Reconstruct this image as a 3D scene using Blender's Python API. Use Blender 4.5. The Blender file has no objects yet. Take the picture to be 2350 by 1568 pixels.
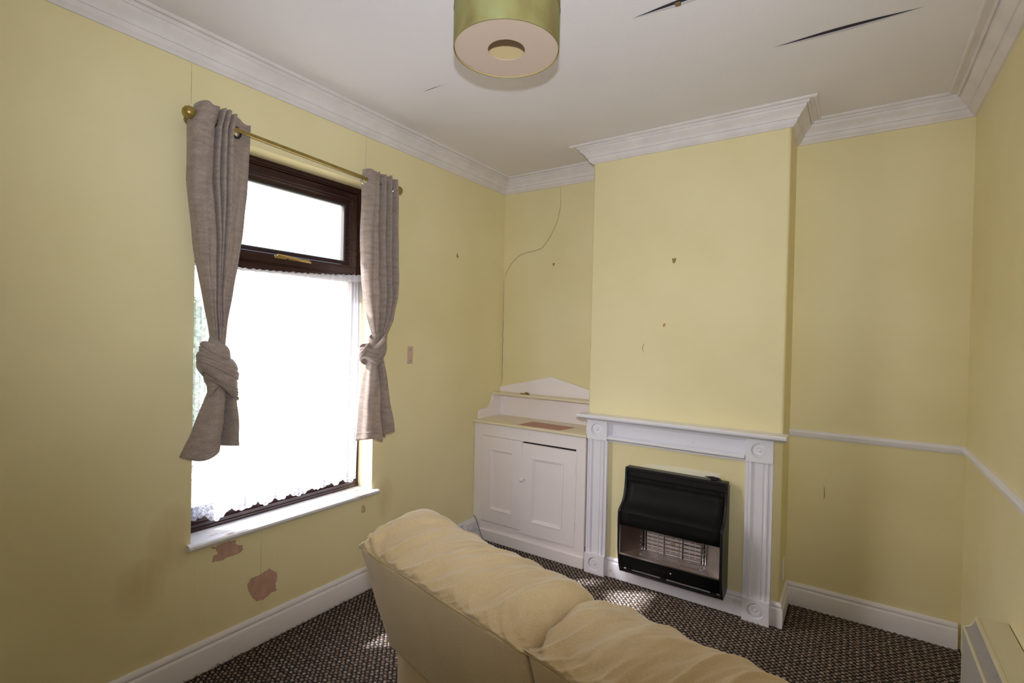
import bpy, math, random
import numpy as np
from mathutils import Vector, Matrix, noise
random.seed(7); rng = np.random.default_rng(7)
sc = bpy.context.scene
C = sc.collection
pi = math.pi

# ---------------------------------------------------------------- camera
F, YAW, PITCH, ROLL = 1163.9, .5949, -.0102, .0215
CAM = Vector((2.3405, -3.3198, 1.5))
fw = Vector((-math.sin(YAW)*math.cos(PITCH), math.cos(YAW)*math.cos(PITCH), math.sin(PITCH)))
rt = Vector((math.cos(YAW), math.sin(YAW), 0)); up = rt.cross(fw)
r2 = rt*math.cos(ROLL)+up*math.sin(ROLL); u2 = -rt*math.sin(ROLL)+up*math.cos(ROLL)
cam = bpy.data.objects.new('camera', bpy.data.cameras.new('camera')); C.objects.link(cam)
cam.data.sensor_width = 36; cam.data.lens = F/2350*36; cam.data.clip_start = .02
M4 = Matrix((r2, u2, -fw)).transposed().to_4x4(); M4.translation = CAM
cam.matrix_world = M4
sc.camera = cam
# ---------------------------------------------------------------- exposure
sc.view_settings.view_transform = 'Standard'; sc.view_settings.look = 'None'
sc.view_settings.gamma = 1; sc.view_settings.exposure = 0.20; sc.view_settings.use_curve_mapping = False
sc.cycles.use_denoising = True; sc.cycles.max_bounces = 10; sc.cycles.diffuse_bounces = 7
sc.cycles.transparent_max_bounces = 12; sc.cycles.sample_clamp_indirect = 8
sc.cycles.caustics_reflective = False; sc.cycles.caustics_refractive = False
# ---------------------------------------------------------------- sky and sun
SUN = Vector((1, .85, -1.45)).normalized()
wd = bpy.data.worlds.new('world'); sc.world = wd; wd.use_nodes = True
wn = wd.node_tree.nodes; bg = wn['Background']
sky = wn.new('ShaderNodeTexSky'); sky.sky_type = 'NISHITA'; sky.sun_disc = False
sky.sun_elevation = math.asin(-SUN.z); sky.sun_rotation = math.atan2(-SUN.x, -SUN.y)
sky.air_density = 1.0; sky.dust_density = 3.5
wd.node_tree.links.new(sky.outputs[0], bg.inputs[0]); bg.inputs[1].default_value = 1.0
def light(name, kind, loc, energy, color=(1,1,1), **kw):
    d = bpy.data.lights.new(name, kind); d.energy = energy; d.color = color
    for k, v in kw.items(): setattr(d, k, v)
    o = bpy.data.objects.new(name, d); o.location = loc; C.objects.link(o); return o
def aim(o, d): o.rotation_euler = Vector(d).to_track_quat('-Z', 'Y').to_euler()
aim(light('sun', 'SUN', (-4, -4, 6), 19.0, (.93, .955, 1), angle=.03), SUN)
# daylight entering through the window (importance portal only, adds no light)
po = light('window_portal', 'AREA', (-.30, -1.80, 1.47), 1, shape='RECTANGLE', size=1.1, size_y=1.95)
po.data.cycles.is_portal = True
po.matrix_world = Matrix(((0,0,-1,-.30),(1,0,0,-1.80),(0,1,0,1.47),(0,0,0,1)))@Matrix.Diagonal((1,1,1,1))
# photographer's flash above the lens
fl = light('camera_flash', 'SPOT', CAM+u2*.16-fw*.02, 122, (.88, .925, 1), shadow_soft_size=.018, spot_size=math.radians(114), spot_blend=1.0)
aim(fl, fw+Vector((0, 0, .27)))
# added fill light behind the camera, just in front of the closed rear wall
bk = light('rear_fill', 'AREA', (1.75, -3.93, 1.75), 2.2, (.85, .91, 1), shape='RECTANGLE', size=1.7, size_y=1.9)
aim(bk, (0, 1, .12))

# ---------------------------------------------------------------- helpers
def col(r, g, b):
    f = lambda c: ((c/255+.055)/1.055)**2.4 if c > 10 else c/255/12.92
    return (f(r), f(g), f(b), 1)
class NT:
    def __init__(s, name):
        s.m = bpy.data.materials.new(name); s.m.use_nodes = True
        s.t = s.m.node_tree; s.n = s.t.nodes; s.b = s.n['Principled BSDF']; s.out = s.n['Material Output']
    def new(s, typ, **kw):
        x = s.n.new(typ)
        for k, v in kw.items():
            if k.startswith('_'): setattr(x, k[1:], v)
            else: x.inputs[k].default_value = v
        return x
    def L(s, a, b): s.t.links.new(a, b)
    def coord(s, scale=(1,1,1)):
        if not hasattr(s, 'tc'): s.tc = s.new('ShaderNodeTexCoord')
        mp = s.new('ShaderNodeMapping'); mp.inputs['Scale'].default_value = scale
        s.L(s.tc.outputs['Object'], mp.inputs[0]); return mp.outputs[0]
    def noise(s, scale, detail=3, vec=(1,1,1), rough=.5):
        x = s.new('ShaderNodeTexNoise', Scale=scale, Detail=detail, Roughness=rough)
        s.L(s.coord(vec), x.inputs['Vector']); return x.outputs['Fac']
    def ramp(s, fac, stops):
        x = s.new('ShaderNodeValToRGB'); e = x.color_ramp.elements
        while len(e) < len(stops): e.new(.5)
        for i, (p, c) in enumerate(stops): e[i].position = p; e[i].color = c
        s.L(fac, x.inputs[0]); return x.outputs[0]
    def math(s, op, a, b=None, clamp=False):
        x = s.new('ShaderNodeMath', _operation=op, _use_clamp=clamp)
        for i, v in enumerate((a, b)):
            if v is None: continue
            if isinstance(v, (int, float)): x.inputs[i].default_value = v
            else: s.L(v, x.inputs[i])
        return x.outputs[0]
    def mix(s, fac, a, b):
        x = s.new('ShaderNodeMix', _data_type='RGBA')
        for i, v in ((0, fac), (6, a), (7, b)):
            if isinstance(v, (int, float, tuple)): x.inputs[i].default_value = v
            else: s.L(v, x.inputs[i])
        return x.outputs[2]
    def bump(s, h, strength, dist=.002, prev=None):
        x = s.new('ShaderNodeBump', Strength=strength, Distance=dist)
        s.L(h, x.inputs['Height'])
        if prev: s.L(prev, x.inputs['Normal'])
        s.L(x.outputs[0], s.b.inputs['Normal']); return x.outputs[0]
    def base(s, c):
        if isinstance(c, tuple): s.b.inputs['Base Color'].default_value = c
        else: s.L(c, s.b.inputs['Base Color'])
def simple(name, c, rough=.5, metal=0, var=.0, scale=20, bumps=0, bscale=200, spec=None, stretch=(1,1,1)):
    t = NT(name); t.b.inputs['Roughness'].default_value = rough; t.b.inputs['Metallic'].default_value = metal
    if spec is not None: t.b.inputs['Specular IOR Level'].default_value = spec
    if var:
        d = tuple(max(0, x*(1-var)) for x in c[:3])+(1,); u = tuple(min(1, x*(1+var*.6)) for x in c[:3])+(1,)
        t.base(t.ramp(t.noise(scale, 4, stretch), [(.3, d), (.7, u)]))
    else: t.base(c)
    if bumps: t.bump(t.noise(bscale, 2, stretch), bumps)
    return t.m

# ---- wall paint
YEL = col(226, 211, 144)
def wall_mat():
    t = NT('yellow_wall_paint'); t.b.inputs['Roughness'].default_value = .55
    t.b.inputs['Specular IOR Level'].default_value = .35
    c1 = t.ramp(t.noise(1.6, 5), [(.35, col(228, 217, 170)), (.65, col(235, 225, 182))])
    t.base(c1)
    nb = t.bump(t.noise(2.2, 3), .5, .03)
    t.bump(t.noise(55, 4), .16, .004, nb)
    return t
W1 = wall_mat(); M_wall = W1.m
# window wall: the same paint with damp stains and thin rusty runs under the sill
t = NT('yellow_wall_paint_stained'); t.b.inputs['Roughness'].default_value = .55; t.b.inputs['Specular IOR Level'].default_value = .35
c = t.ramp(t.noise(1.6, 5), [(.35, col(228, 217, 170)), (.65, col(235, 225, 182))])
sx = t.new('ShaderNodeSeparateXYZ'); t.L(t.coord(), sx.inputs[0])
Y, Z = sx.outputs['Y'], sx.outputs['Z']
def blob(y0, z0, ry, rz):
    a = t.math('DIVIDE', t.math('SUBTRACT', Y, y0), ry); b = t.math('DIVIDE', t.math('SUBTRACT', Z, z0), rz)
    d = t.math('ADD', t.math('MULTIPLY', a, a), t.math('MULTIPLY', b, b))
    return t.math('SUBTRACT', 1, d, clamp=True)
st = t.math('ADD', blob(-2.36, .62, .10, .16), blob(-2.47, .46, .10, .13))
st = t.math('ADD', st, t.math('MULTIPLY', blob(-1.20, .50, .07, .14), .8))
st = t.math('MULTIPLY', st, t.math('MULTIPLY', t.noise(7, 4, (1, 3, .6)), .75))
c = t.mix(t.math('MULTIPLY', st, .8, clamp=True), c, col(176, 142, 92))
runs = t.ramp(t.noise(60, 1, (1, 1, .012)), [(.66, (0,0,0,1)), (.70, (1,1,1,1))])
rm = t.math('MULTIPLY', blob(-2.10, .33, .24, .27), runs)
c = t.mix(t.math('MULTIPLY', rm, .45, clamp=True), c, col(168, 130, 88))
t.base(c); nb = t.bump(t.noise(2.2, 3), .4, .03); t.bump(t.noise(55, 4), .12, .004, nb)
M_wall_st = t.m
# ---- ceiling, white paints
t = NT('ceiling_paint'); t.b.inputs['Roughness'].default_value = .85; t.base(t.ramp(t.noise(1.2, 3), [(.3, col(222, 219, 226)), (.7, col(230, 227, 234))]))
t.bump(t.noise(90, 3), .16, .004); M_ceil = t.m
M_cornice = simple('cornice_paint', col(226, 221, 224), .6, var=.07, scale=9, bumps=.25, bscale=40)
def gloss_white(name, base, dirt):
    t = NT(name); t.b.inputs['Roughness'].default_value = .32
    n = t.noise(26, 6); c = t.ramp(t.noise(3, 4), [(.3, base), (.7, tuple(min(1, x*1.04) for x in base[:3])+(1,))])
    m = t.ramp(n, [(.68, (0,0,0,1)), (.80, (1,1,1,1))])
    c = t.mix(t.math('MULTIPLY', m, .5), c, dirt); t.base(c)
    t.bump(t.noise(30, 5), .12, .004); return t.m
M_white = gloss_white('white_gloss_paint', col(232, 231, 240), col(170, 160, 150))
M_skirt = gloss_white('skirting_paint', col(228, 225, 233), col(150, 140, 130))
M_cab = gloss_white('cabinet_paint', col(240, 233, 236), col(168, 150, 135))
M_cabtop = gloss_white('cabinet_top_paint', col(228, 217, 190), col(160, 140, 110))
t = NT('sill_paint'); t.b.inputs['Roughness'].default_value = .3
c = t.mix(t.ramp(t.noise(22, 6, (1, .35, 1)), [(.60, (0,0,0,1)), (.68, (1,1,1,1))]), col(222, 222, 228), col(150, 120, 105)); t.base(c); t.bump(t.noise(25, 5), .3, .004); M_sill = t.m
M_dark = simple('black_enamel', (.006, .006, .0065, 1), .5, spec=.16)
M_dark2 = simple('black_plastic', (.010, .010, .012, 1), .35, spec=.45)
M_hole = simple('dark_gap', (.006, .005, .005, 1), .9)
M_brass = simple('aged_brass', col(164, 142, 78), .36, .6, var=.15, scale=30)
M_brassb = simple('bright_brass', col(222, 198, 136), .18, .95)
M_chrome = simple('chrome', (.72, .72, .74, 1), .16, 1)
M_steel = simple('brushed_reflector', (.80, .76, .74, 1), .38, 1, bumps=.6, bscale=45, stretch=(1, 1, 4))
M_frame = simple('rosewood_frame', col(46, 20, 23), .25, var=.3, scale=14, stretch=(1, .3, 8))
M_seal = simple('rubber_seal', (.02, .02, .02, 1), .6)
M_plaster = simple('bare_pink_plaster', col(196, 158, 142), .85, var=.18, scale=16, stretch=(1, 2.2, .7))
M_plaster2 = simple('patched_plaster', col(205, 178, 160), .8, var=.08, scale=30)
M_crack = simple('crack_brown', col(95, 82, 52), .9)  # dark brown tone of the hairline cracks and scuff marks
M_ccrack = simple('ceiling_joint_gap', (.035, .028, .028, 1), .9)
M_edge = simple('torn_lining_edge', col(178, 168, 164), .85)
M_ceram = simple('ceramic_radiant', col(244, 238, 240), .7, var=.04, scale=30)
M_ceramslot = simple('ceramic_slot', col(158, 138, 134), .9)
M_rust = simple('heat_mark', col(222, 160, 120), .8)
M_cream = simple('cream_enamel', col(212, 205, 176), .4, bumps=.03, bscale=300)
M_creamf = simple('grey_cream_enamel', col(176, 170, 162), .5)
M_grille = simple('convector_grille', col(186, 180, 178), .5)
M_lining = simple('shade_lining', col(196, 174, 128), .25)
M_disc = simple('diffuser_card', col(198, 178, 164), .75, bumps=.1, bscale=400)
M_wood = simple('varnish', col(120, 90, 60), .5)
M_bulb = simple('lampholder_plastic', (.8, .8, .8, 1), .3)
t = NT('olive_shade_fabric'); t.b.inputs['Roughness'].default_value = .8
c = t.ramp(t.noise(9, 4, (1, 1, .7)), [(.28, col(118, 102, 58)), (.5, col(138, 132, 80)), (.75, col(146, 150, 100))]); t.base(c)
t.bump(t.noise(500, 2, (1, 1, 3)), .3, .001); M_shade = t.m
# curtain fabric
def cloth(name, base, dark, tr=.25):
    t = NT(name); t.b.inputs['Roughness'].default_value = .9; t.b.inputs['Sheen Weight'].default_value = .25
    n = t.noise(620, 2, (1, 1, .45)); n2 = t.noise(16, 5, (1, 1, 3.5))
    f = t.math('ADD', t.math('MULTIPLY', n, .75), t.math('MULTIPLY', n2, .3))
    c = t.ramp(f, [(.36, dark), (.66, base)]); t.base(c); t.bump(n, .35, .0012)
    if tr:
        tl = t.new('ShaderNodeBsdfTranslucent'); t.L(c, tl.inputs[0]); mx = t.new('ShaderNodeMixShader', Fac=tr)
        t.L(t.b.outputs[0], mx.inputs[1]); t.L(tl.outputs[0], mx.inputs[2]); t.L(mx.outputs[0], t.out.inputs[0])
    return t.m
M_curtain = cloth('taupe_curtain_fabric', col(192, 176, 166), col(136, 121, 114), .25)
def sofa_mat():
    t = NT('cream_corded_upholstery'); t.b.inputs['Roughness'].default_value = .88; t.b.inputs['Sheen Weight'].default_value = .3
    n = t.noise(480, 2, (2.2, 1, .30)); n2 = t.noise(5, 3)
    f = t.math('ADD', t.math('MULTIPLY', n, .7), t.math('MULTIPLY', n2, .35))
    t.base(t.ramp(f, [(.30, col(182, 154, 108)), (.72, col(216, 194, 156))])); t.bump(n, .22, .001); return t.m
M_sofa = sofa_mat()
M_piping = simple('sofa_seam', col(158, 138, 98), .9)
# net curtain: sheer weave with a lace border
t = NT('white_net_lace'); t.b.inputs['Roughness'].default_value = .9; t.base(col(240, 240, 248))
sx = t.new('ShaderNodeSeparateXYZ'); t.L(t.coord(), sx.inputs[0]); Y, Z = sx.outputs['Y'], sx.outputs['Z']
vo = t.new('ShaderNodeTexVoronoi', Scale=64, _feature='DISTANCE_TO_EDGE'); t.L(t.coord((0, 1, 1)), vo.inputs['Vector'])
vo2 = t.new('ShaderNodeTexVoronoi', Scale=24); t.L(t.coord((0, 1, 1)), vo2.inputs['Vector'])
lace = t.math('ADD', t.ramp(vo.outputs['Distance'], [(.05, (1,1,1,1)), (.11, (0,0,0,1))]), t.ramp(vo2.outputs['Distance'], [(.018, (1,1,1,1)), (.028, (0,0,0,1))]), clamp=True)
nz = t.noise(3, 2, (0, 1, 1))
zb = t.math('LESS_THAN', Z, t.math('ADD', .70, t.math('MULTIPLY', nz, .08)))
ye = t.math('MAXIMUM', t.math('GREATER_THAN', Y, t.math('ADD', -1.43, t.math('MULTIPLY', nz, .04))), t.math('LESS_THAN', Y, t.math('ADD', -2.24, t.math('MULTIPLY', nz, .08))))
bor = t.math('MAXIMUM', zb, t.math('MULTIPLY', ye, t.math('LESS_THAN', Z, t.math('ADD', 1.15, t.math('MULTIPLY', Y, -.08)))))
# opacity of the sheer weave, more in the lace border
op = t.math('ADD', t.math('MULTIPLY', t.math('SUBTRACT', 1, bor), .42), t.math('MULTIPLY', bor, t.math('ADD', .42, t.math('MULTIPLY', lace, .38))))
tl = t.new('ShaderNodeBsdfTranslucent'); tl.inputs[0].default_value = col(240, 240, 248)
m1 = t.new('ShaderNodeMixShader', Fac=.6); t.L(t.b.outputs[0], m1.inputs[1]); t.L(tl.outputs[0], m1.inputs[2])
tp = t.new('ShaderNodeBsdfTransparent'); m2 = t.new('ShaderNodeMixShader'); t.L(op, m2.inputs[0]); t.L(tp.outputs[0], m2.inputs[1]); t.L(m1.outputs[0], m2.inputs[2])
t.L(m2.outputs[0], t.out.inputs[0]); M_net = t.m
# glass
def glass(name, tint=(1,1,1,1), refl=.06):
    t = NT(name); t.n.remove(t.b); tp = t.new('ShaderNodeBsdfTransparent'); tp.inputs[0].default_value = tint
    gl = t.new('ShaderNodeBsdfGlossy', Roughness=.02); fr = t.new('ShaderNodeLayerWeight', Blend=.5)
    mx = t.new('ShaderNodeMixShader'); t.L(t.math('ADD', .02, t.math('MULTIPLY', t.math('POWER', fr.outputs['Facing'], 5), .5)), mx.inputs[0]); t.L(tp.outputs[0], mx.inputs[1]); t.L(gl.outputs[0], mx.inputs[2]); t.L(mx.outputs[0], t.out.inputs[0]); return t.m
M_glass = glass('window_glass')
M_hglass = glass('fire_glass', (.93, .91, .90, 1))
# carpet
t = NT('carpet_loops'); t.b.inputs['Roughness'].default_value = .95
at = t.new('ShaderNodeAttribute', _attribute_name='tone')
c = t.ramp(at.outputs['Fac'], [(0, col(122, 98, 80)), (.5, col(152, 130, 114)), (1, col(180, 170, 164))])
c = t.mix(t.ramp(t.noise(420, 3), [(.38, (0,0,0,1)), (.60, (1,1,1,1))]), col(92, 76, 66), c); t.base(c)
t.bump(t.noise(500, 2), .6, .002); M_nub = t.m
M_floor = simple('carpet_backing', col(26, 23, 24), .95, var=.5, scale=260, bumps=.9, bscale=300)
M_leaf = simple('shrub_leaves', col(150, 170, 120), .7, var=.4, scale=8)
M_ground = simple('garden_ground', col(150, 145, 130), .9, var=.2, scale=2)

class MB:
    """collects geometry for ONE mesh object"""
    def __init__(s): s.v = []; s.f = []
    def add(s, vs, fs):
        b = len(s.v); s.v += [tuple(map(float, v)) for v in vs]; s.f += [tuple(i+b for i in f) for f in fs]; return s
    def box(s, x0, x1, y0, y1, z0, z1):
        vs = [(x, y, z) for z in (z0, z1) for y in (y0, y1) for x in (x0, x1)]
        return s.add(vs, [(0,2,3,1),(4,5,7,6),(0,1,5,4),(2,6,7,3),(0,4,6,2),(1,3,7,5)])
    def prism(s, pts, axis, a, b):
        """polygon pts (2D) extruded along axis from a to b"""
        def P(p, t):
            return {0: (t, p[0], p[1]), 1: (p[0], t, p[1]), 2: (p[0], p[1], t)}[axis]
        n = len(pts); vs = [P(p, a) for p in pts]+[P(p, b) for p in pts]
        fs = [(i, (i+1) % n, (i+1) % n+n, i+n) for i in range(n)]+[tuple(range(n))[::-1], tuple(range(n, 2*n))]
        return s.add(vs, fs)
    def grid(s, P, cu=False, cv=False):
        """P: rows of points"""
        nu, nv = len(P), len(P[0]); fs = []
        for i in range(nu if cu else nu-1):
            for j in range(nv if cv else nv-1):
                a, b = i*nv+j, ((i+1) % nu)*nv+j; c, d = ((i+1) % nu)*nv+(j+1) % nv, i*nv+(j+1) % nv
                fs.append((a, b, c, d))
        return s.add([p for r in P for p in r], fs)
    def tube(s, pts, r, n=8, caps=True):
        pts = [Vector(p) for p in pts]; rows = []; ref = None
        for i, p in enumerate(pts):
            d = (pts[min(i+1, len(pts)-1)]-pts[max(i-1, 0)]).normalized()
            if ref is None: ref = Vector((0,0,1)) if abs(d.z) < .9 else Vector((1,0,0))
            a = (ref-d*ref.dot(d)).normalized(); b = d.cross(a); ref = a
            rr = r(i/(len(pts)-1)) if callable(r) else r
            rows.append([p+a*rr*math.cos(2*pi*k/n)+b*rr*math.sin(2*pi*k/n) for k in range(n)])
        s.grid(rows, cv=True)
        if caps:
            m = len(s.v)-len(rows)*n; s.f += [tuple(m+k for k in range(n))[::-1], tuple(len(s.v)-n+k for k in range(n))]
        return s
    def lathe(s, prof, org=(0,0,0), axis='z', n=32):
        """prof: (radius, height)"""
        rows = []
        for r, h in prof:
            row = []
            for k in range(n):
                a = 2*pi*k/n; c, d = r*math.cos(a), r*math.sin(a)
                p = {'z': (c, d, h), 'y': (c, h, d), 'x': (h, c, d)}[axis]
                row.append((p[0]+org[0], p[1]+org[1], p[2]+org[2]))
            rows.append(row)
        return s.grid(rows, cv=True)
    def torus(s, org, R, r, nrm, N=24, n=8):
        nrm = Vector(nrm).normalized(); a = nrm.orthogonal().normalized(); b = nrm.cross(a); org = Vector(org)
        rows = []
        for i in range(N):
            d = a*math.cos(2*pi*i/N)+b*math.sin(2*pi*i/N)
            rows.append([org+d*(R+r*math.cos(2*pi*k/n))+nrm*r*math.sin(2*pi*k/n) for k in range(n)])
        return s.grid(rows, True, True)
    def sweep(s, path, prof, z0=0.0, close=True, ends=True):
        """prof (p out from the wall, z) mitred along 2D wall path, room on the right-hand side"""
        n = len(path); rows = []
        for i, (x, y) in enumerate(path):
            def rn(j):
                dx, dy = path[j+1][0]-path[j][0], path[j+1][1]-path[j][1]; l = math.hypot(dx, dy); return (dy/l, -dx/l)
            a = rn(i-1) if i > 0 else rn(0); b = rn(i) if i < n-1 else rn(n-2)
            d = 1+a[0]*b[0]+a[1]*b[1]; m = ((a[0]+b[0])/d, (a[1]+b[1])/d)
            rows.append([(x+m[0]*p, y+m[1]*p, z0+z) for p, z in prof])
        b0 = len(s.v); s.grid(rows, cv=close)
        if ends and close:
            k = len(prof); s.f += [tuple(b0+i for i in range(k))[::-1], tuple(b0+(n-1)*k+i for i in range(k))]
        return s
    def build(s, name, mat, parent=None, smooth=False, angle=35, bevel=0, subsurf=0, seg=2, solid=0, label=None, kind=None):
        me = bpy.data.meshes.new(name); me.from_pydata(s.v, [], s.f); me.validate(); me.update()
        import bmesh
        bm = bmesh.new(); bm.from_mesh(me); bmesh.ops.recalc_face_normals(bm, faces=bm.faces); bm.to_mesh(me); bm.free()
        for m in (mat if isinstance(mat, (list, tuple)) else [mat]): me.materials.append(m)
        o = bpy.data.objects.new(name, me); C.objects.link(o)
        if smooth:
            me.polygons.foreach_set('use_smooth', [True]*len(me.polygons))
            if angle < 180 and hasattr(me, 'set_sharp_from_angle'): me.set_sharp_from_angle(angle=math.radians(angle))
        if solid: md = o.modifiers.new('s', 'SOLIDIFY'); md.thickness = solid; md.offset = 0
        if bevel:
            md = o.modifiers.new('b', 'BEVEL'); md.width = bevel; md.segments = seg; md.limit_method = 'ANGLE'; md.angle_limit = math.radians(40)
        if subsurf: md = o.modifiers.new('ss', 'SUBSURF'); md.levels = md.render_levels = subsurf
        if parent:
            bpy.context.view_layer.update()
            o.parent = parent; o.matrix_parent_inverse = parent.matrix_world.inverted()
        if label: o['label'] = label
        if kind: o['kind'] = kind
        return o
def thing(name, label, cat, loc=(0,0,0), rz=0, group=None):
    o = bpy.data.objects.new(name, None); o.location = loc; o.rotation_euler = (0,0,rz); o.empty_display_size = .1
    C.objects.link(o); o['label'] = label; o['category'] = cat
    if group: o['group'] = group
    bpy.context.view_layer.update(); return o
def tag(o, label, cat, group=None):
    o['label'] = label; o['category'] = cat
    if group: o['group'] = group
    return o
def catmull(pts, n):
    pts = [Vector(p) for p in pts]; P = [2*pts[0]-pts[1]]+pts+[2*pts[-1]-pts[-2]]; out = []
    m = len(pts)-1
    for i in range(n):
        t = i/(n-1)*m; k = min(int(t), m-1); t -= k; a, b, c, d = P[k:k+4]
        out.append(.5*((2*b)+(c-a)*t+(2*a-5*b+4*c-d)*t*t+(3*b-a-3*c+d)*t**3))
    return out
def interp(x, xs, ys): return float(np.interp(x, xs, ys))

# ================================================================ THE SETTING
H, HC, D, A, B, W = 2.7227, 2.6238, .3121, .9154, 2.0392, 2.8042
Y1, Y2, ZS, ZT, RV = -1.3045, -2.2879, .5804, 2.3573, .1237
YB, TH = -4.05, .24
MB().box(-TH, W+.2, YB-.2, .2, -.1, 0).build('floor', M_floor, kind='structure')
ce = MB().box(-TH, W+.2, YB-.2, .2, H, H+.1).build('ceiling', M_ceil, kind='structure')
# window wall with its opening and plaster reveals
w = MB(); yl, yr = YB-.2, .2
for (a, b, c, d) in ((yl, Y2, 0, H), (Y1, yr, 0, H), (Y2, Y1, 0, ZS-.03), (Y2, Y1, ZT, H)): w.box(-TH, 0, a, b, c, d)
wl = w.build('wall_left', M_wall_st, kind='structure')
MB().box(0, A, 0, .2, 0, H).build('wall_back', M_wall, kind='structure')
MB().box(B, W, 0, .2, 0, H).build('wall_alcove', M_wall, kind='structure')
br = MB().box(A, B, -D, .2, 0, H).build('wall_chimney_breast', M_wall, kind='structure', bevel=.012, seg=4, smooth=True)
wr = MB().box(W, W+.2, YB-.2, .2, 0, H).build('wall_right', M_wall, kind='structure')
MB().box(0, W, YB-.2, YB, 0, H).build('wall_rear', M_wall, kind='structure')
wb = bpy.data.objects['wall_back']; wa = bpy.data.objects['wall_alcove']
# cornice swept round the room and the chimney breast
path = [(0, YB), (0, 0), (A, 0), (A, -D), (B, -D), (B, 0), (W, 0), (W, YB)]
cp = [(.120, .0), (.120, -.006), (.114, -.011), (.108, -.011), (.106, -.004), (.086, -.004), (.085, -.013), (.081, -.017), (.076, -.017), (.073, -.013), (.071, -.020),
      (.070, -.028), (.064, -.034), (.056, -.040), (.046, -.049), (.040, -.058), (.038, -.066), (.031, -.066), (.030, -.070), (.028, -.078), (.021, -.088), (.012, -.094), (.009, -.100), (0, -.100)]
MB().sweep(path, cp+[(-.01, -.1), (-.01, 0)], H).build('trim_1', M_cornice, kind='structure', smooth=True, angle=30)
# skirting boards, each run its own piece
def skirt_prof(h): return [(0, 0), (.020, 0), (.020, h*.72), (.018, h*.76), (.013, h*.79), (.0125, h*.82), (.015, h*.85), (.015, h*.88), (.011, h*.95), (.005, h), (0, h)]
MB().sweep([(0, YB), (0, -.335)], skirt_prof(.138)).build('baseboard_left', M_skirt, kind='structure', smooth=True)
MB().sweep([(1.06, -D), (1.875, -D)], skirt_prof(.122)).build('baseboard_fireplace', M_skirt, kind='structure', smooth=True)
MB().sweep([(1.99, -D), (B, -D), (B, 0), (W-.012, 0)], skirt_prof(.128)).build('baseboard_right', M_skirt, kind='structure', smooth=True)
# dado rail
dz = 1.005
MB().sweep([(B, 0), (W, 0), (W, YB)], [(0, 0), (0, -.042), (.007, -.042), (.009, -.036), (.013, -.033), (.014, -.026), (.017, -.024), (.019, -.014), (.015, -.005), (.009, -.002), (.007, 0)], dz).build('trim_2', M_white, kind='structure', smooth=True)
# ceiling joint gaps where the lining has dropped
def gap(x0, x1, y, wd, name='joint_gap'):
    n = 24; a, b, l = [], [], []
    for i in range(n+1):
        t = i/n; x = x0+(x1-x0)*t; s = math.sin(pi*t)**1.3*wd
        a.append((x, y+.2*s, H-.0012)); b.append((x, y-.8*s, H-.0012))
    MB().grid([a, b]).build(name, M_ccrack, ce)
    if wd > .01:
        c = [(p[0], p[1]+.018*math.sin(pi*i/n)**.7, H-.0010) for i, p in enumerate(a)]; d = [(p[0], p[1]+.0005, H-.0012-.005*math.sin(pi*i/n)) for i, p in enumerate(a)]
        MB().grid([c, d]).build('dropped_lining', M_ceil, ce, smooth=True)
gap(1.608, 2.05, -1.466, .020); gap(2.031, 2.517, -.975, .021); gap(.499, .65, -1.461, .0035)
MB().box(1.772, 1.79, -1.476, -1.462, H-.012, H-.004).build('loose_flake', M_wood, ce)
# thin wall cracks (ribbons following the plaster)
def ribbon(pts, w, axis, val, name, mat, par, taper=True, jit=.4):
    pts = [Vector((p[0], p[1], 0)) for p in pts]; n = max(12, len(pts)*7); q = catmull(pts, n); l, r = [], []
    for i, p in enumerate(q):
        d = (q[min(i+1, n-1)]-q[max(i-1, 0)]).normalized(); s = Vector((-d.y, d.x, 0))
        ww = w*(.55+.9*random.random()*jit+.2)*(math.sin(pi*(i+.6)/(n+.2))**.4 if taper else 1)*.5; p = p+s*random.uniform(-1, 1)*w*.5
        f = (lambda v: (val, v.x, v.y)) if axis == 0 else (lambda v: (v.x, val, v.y))
        l.append(f(p+s*ww)); r.append(f(p-s*ww))
    return MB().grid([l, r]).build(name, mat, par)
ribbon([(.503, 2.62), (.503, 2.47), (.463, 2.33), (.375, 2.20), (.315, 2.165), (.19, 2.147), (.10, 2.10), (.035, 2.02), (.010, 1.96)], .0028, 1, -.0012, 'hairline_crack', M_crack, wb)
ribbon([(.006, 1.95), (.007, 1.7), (.006, 1.45), (.007, 1.25), (.006, 1.12)], .0035, 1, -.0012, 'hairline_crack', M_crack, wb)
ribbon([(-2.312, 2.62), (-2.312, 2.45)], .0012, 0, .0008, 'hairline_crack', M_crack, wl)
ribbon([(-1.39, 2.62), (-1.392, 2.40)], .0012, 0, .0008, 'hairline_crack', M_crack, wl)
ribbon([(2.215, .705), (2.218, .66), (2.216, .63)], .003, 1, -.0012, 'scuff_mark', M_crack, wa)
ribbon([(1.277, 1.475), (1.268, 1.45), (1.272, 1.42)], .003, 1, -D-.0009, 'scuff_mark', M_crack, br)
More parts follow.
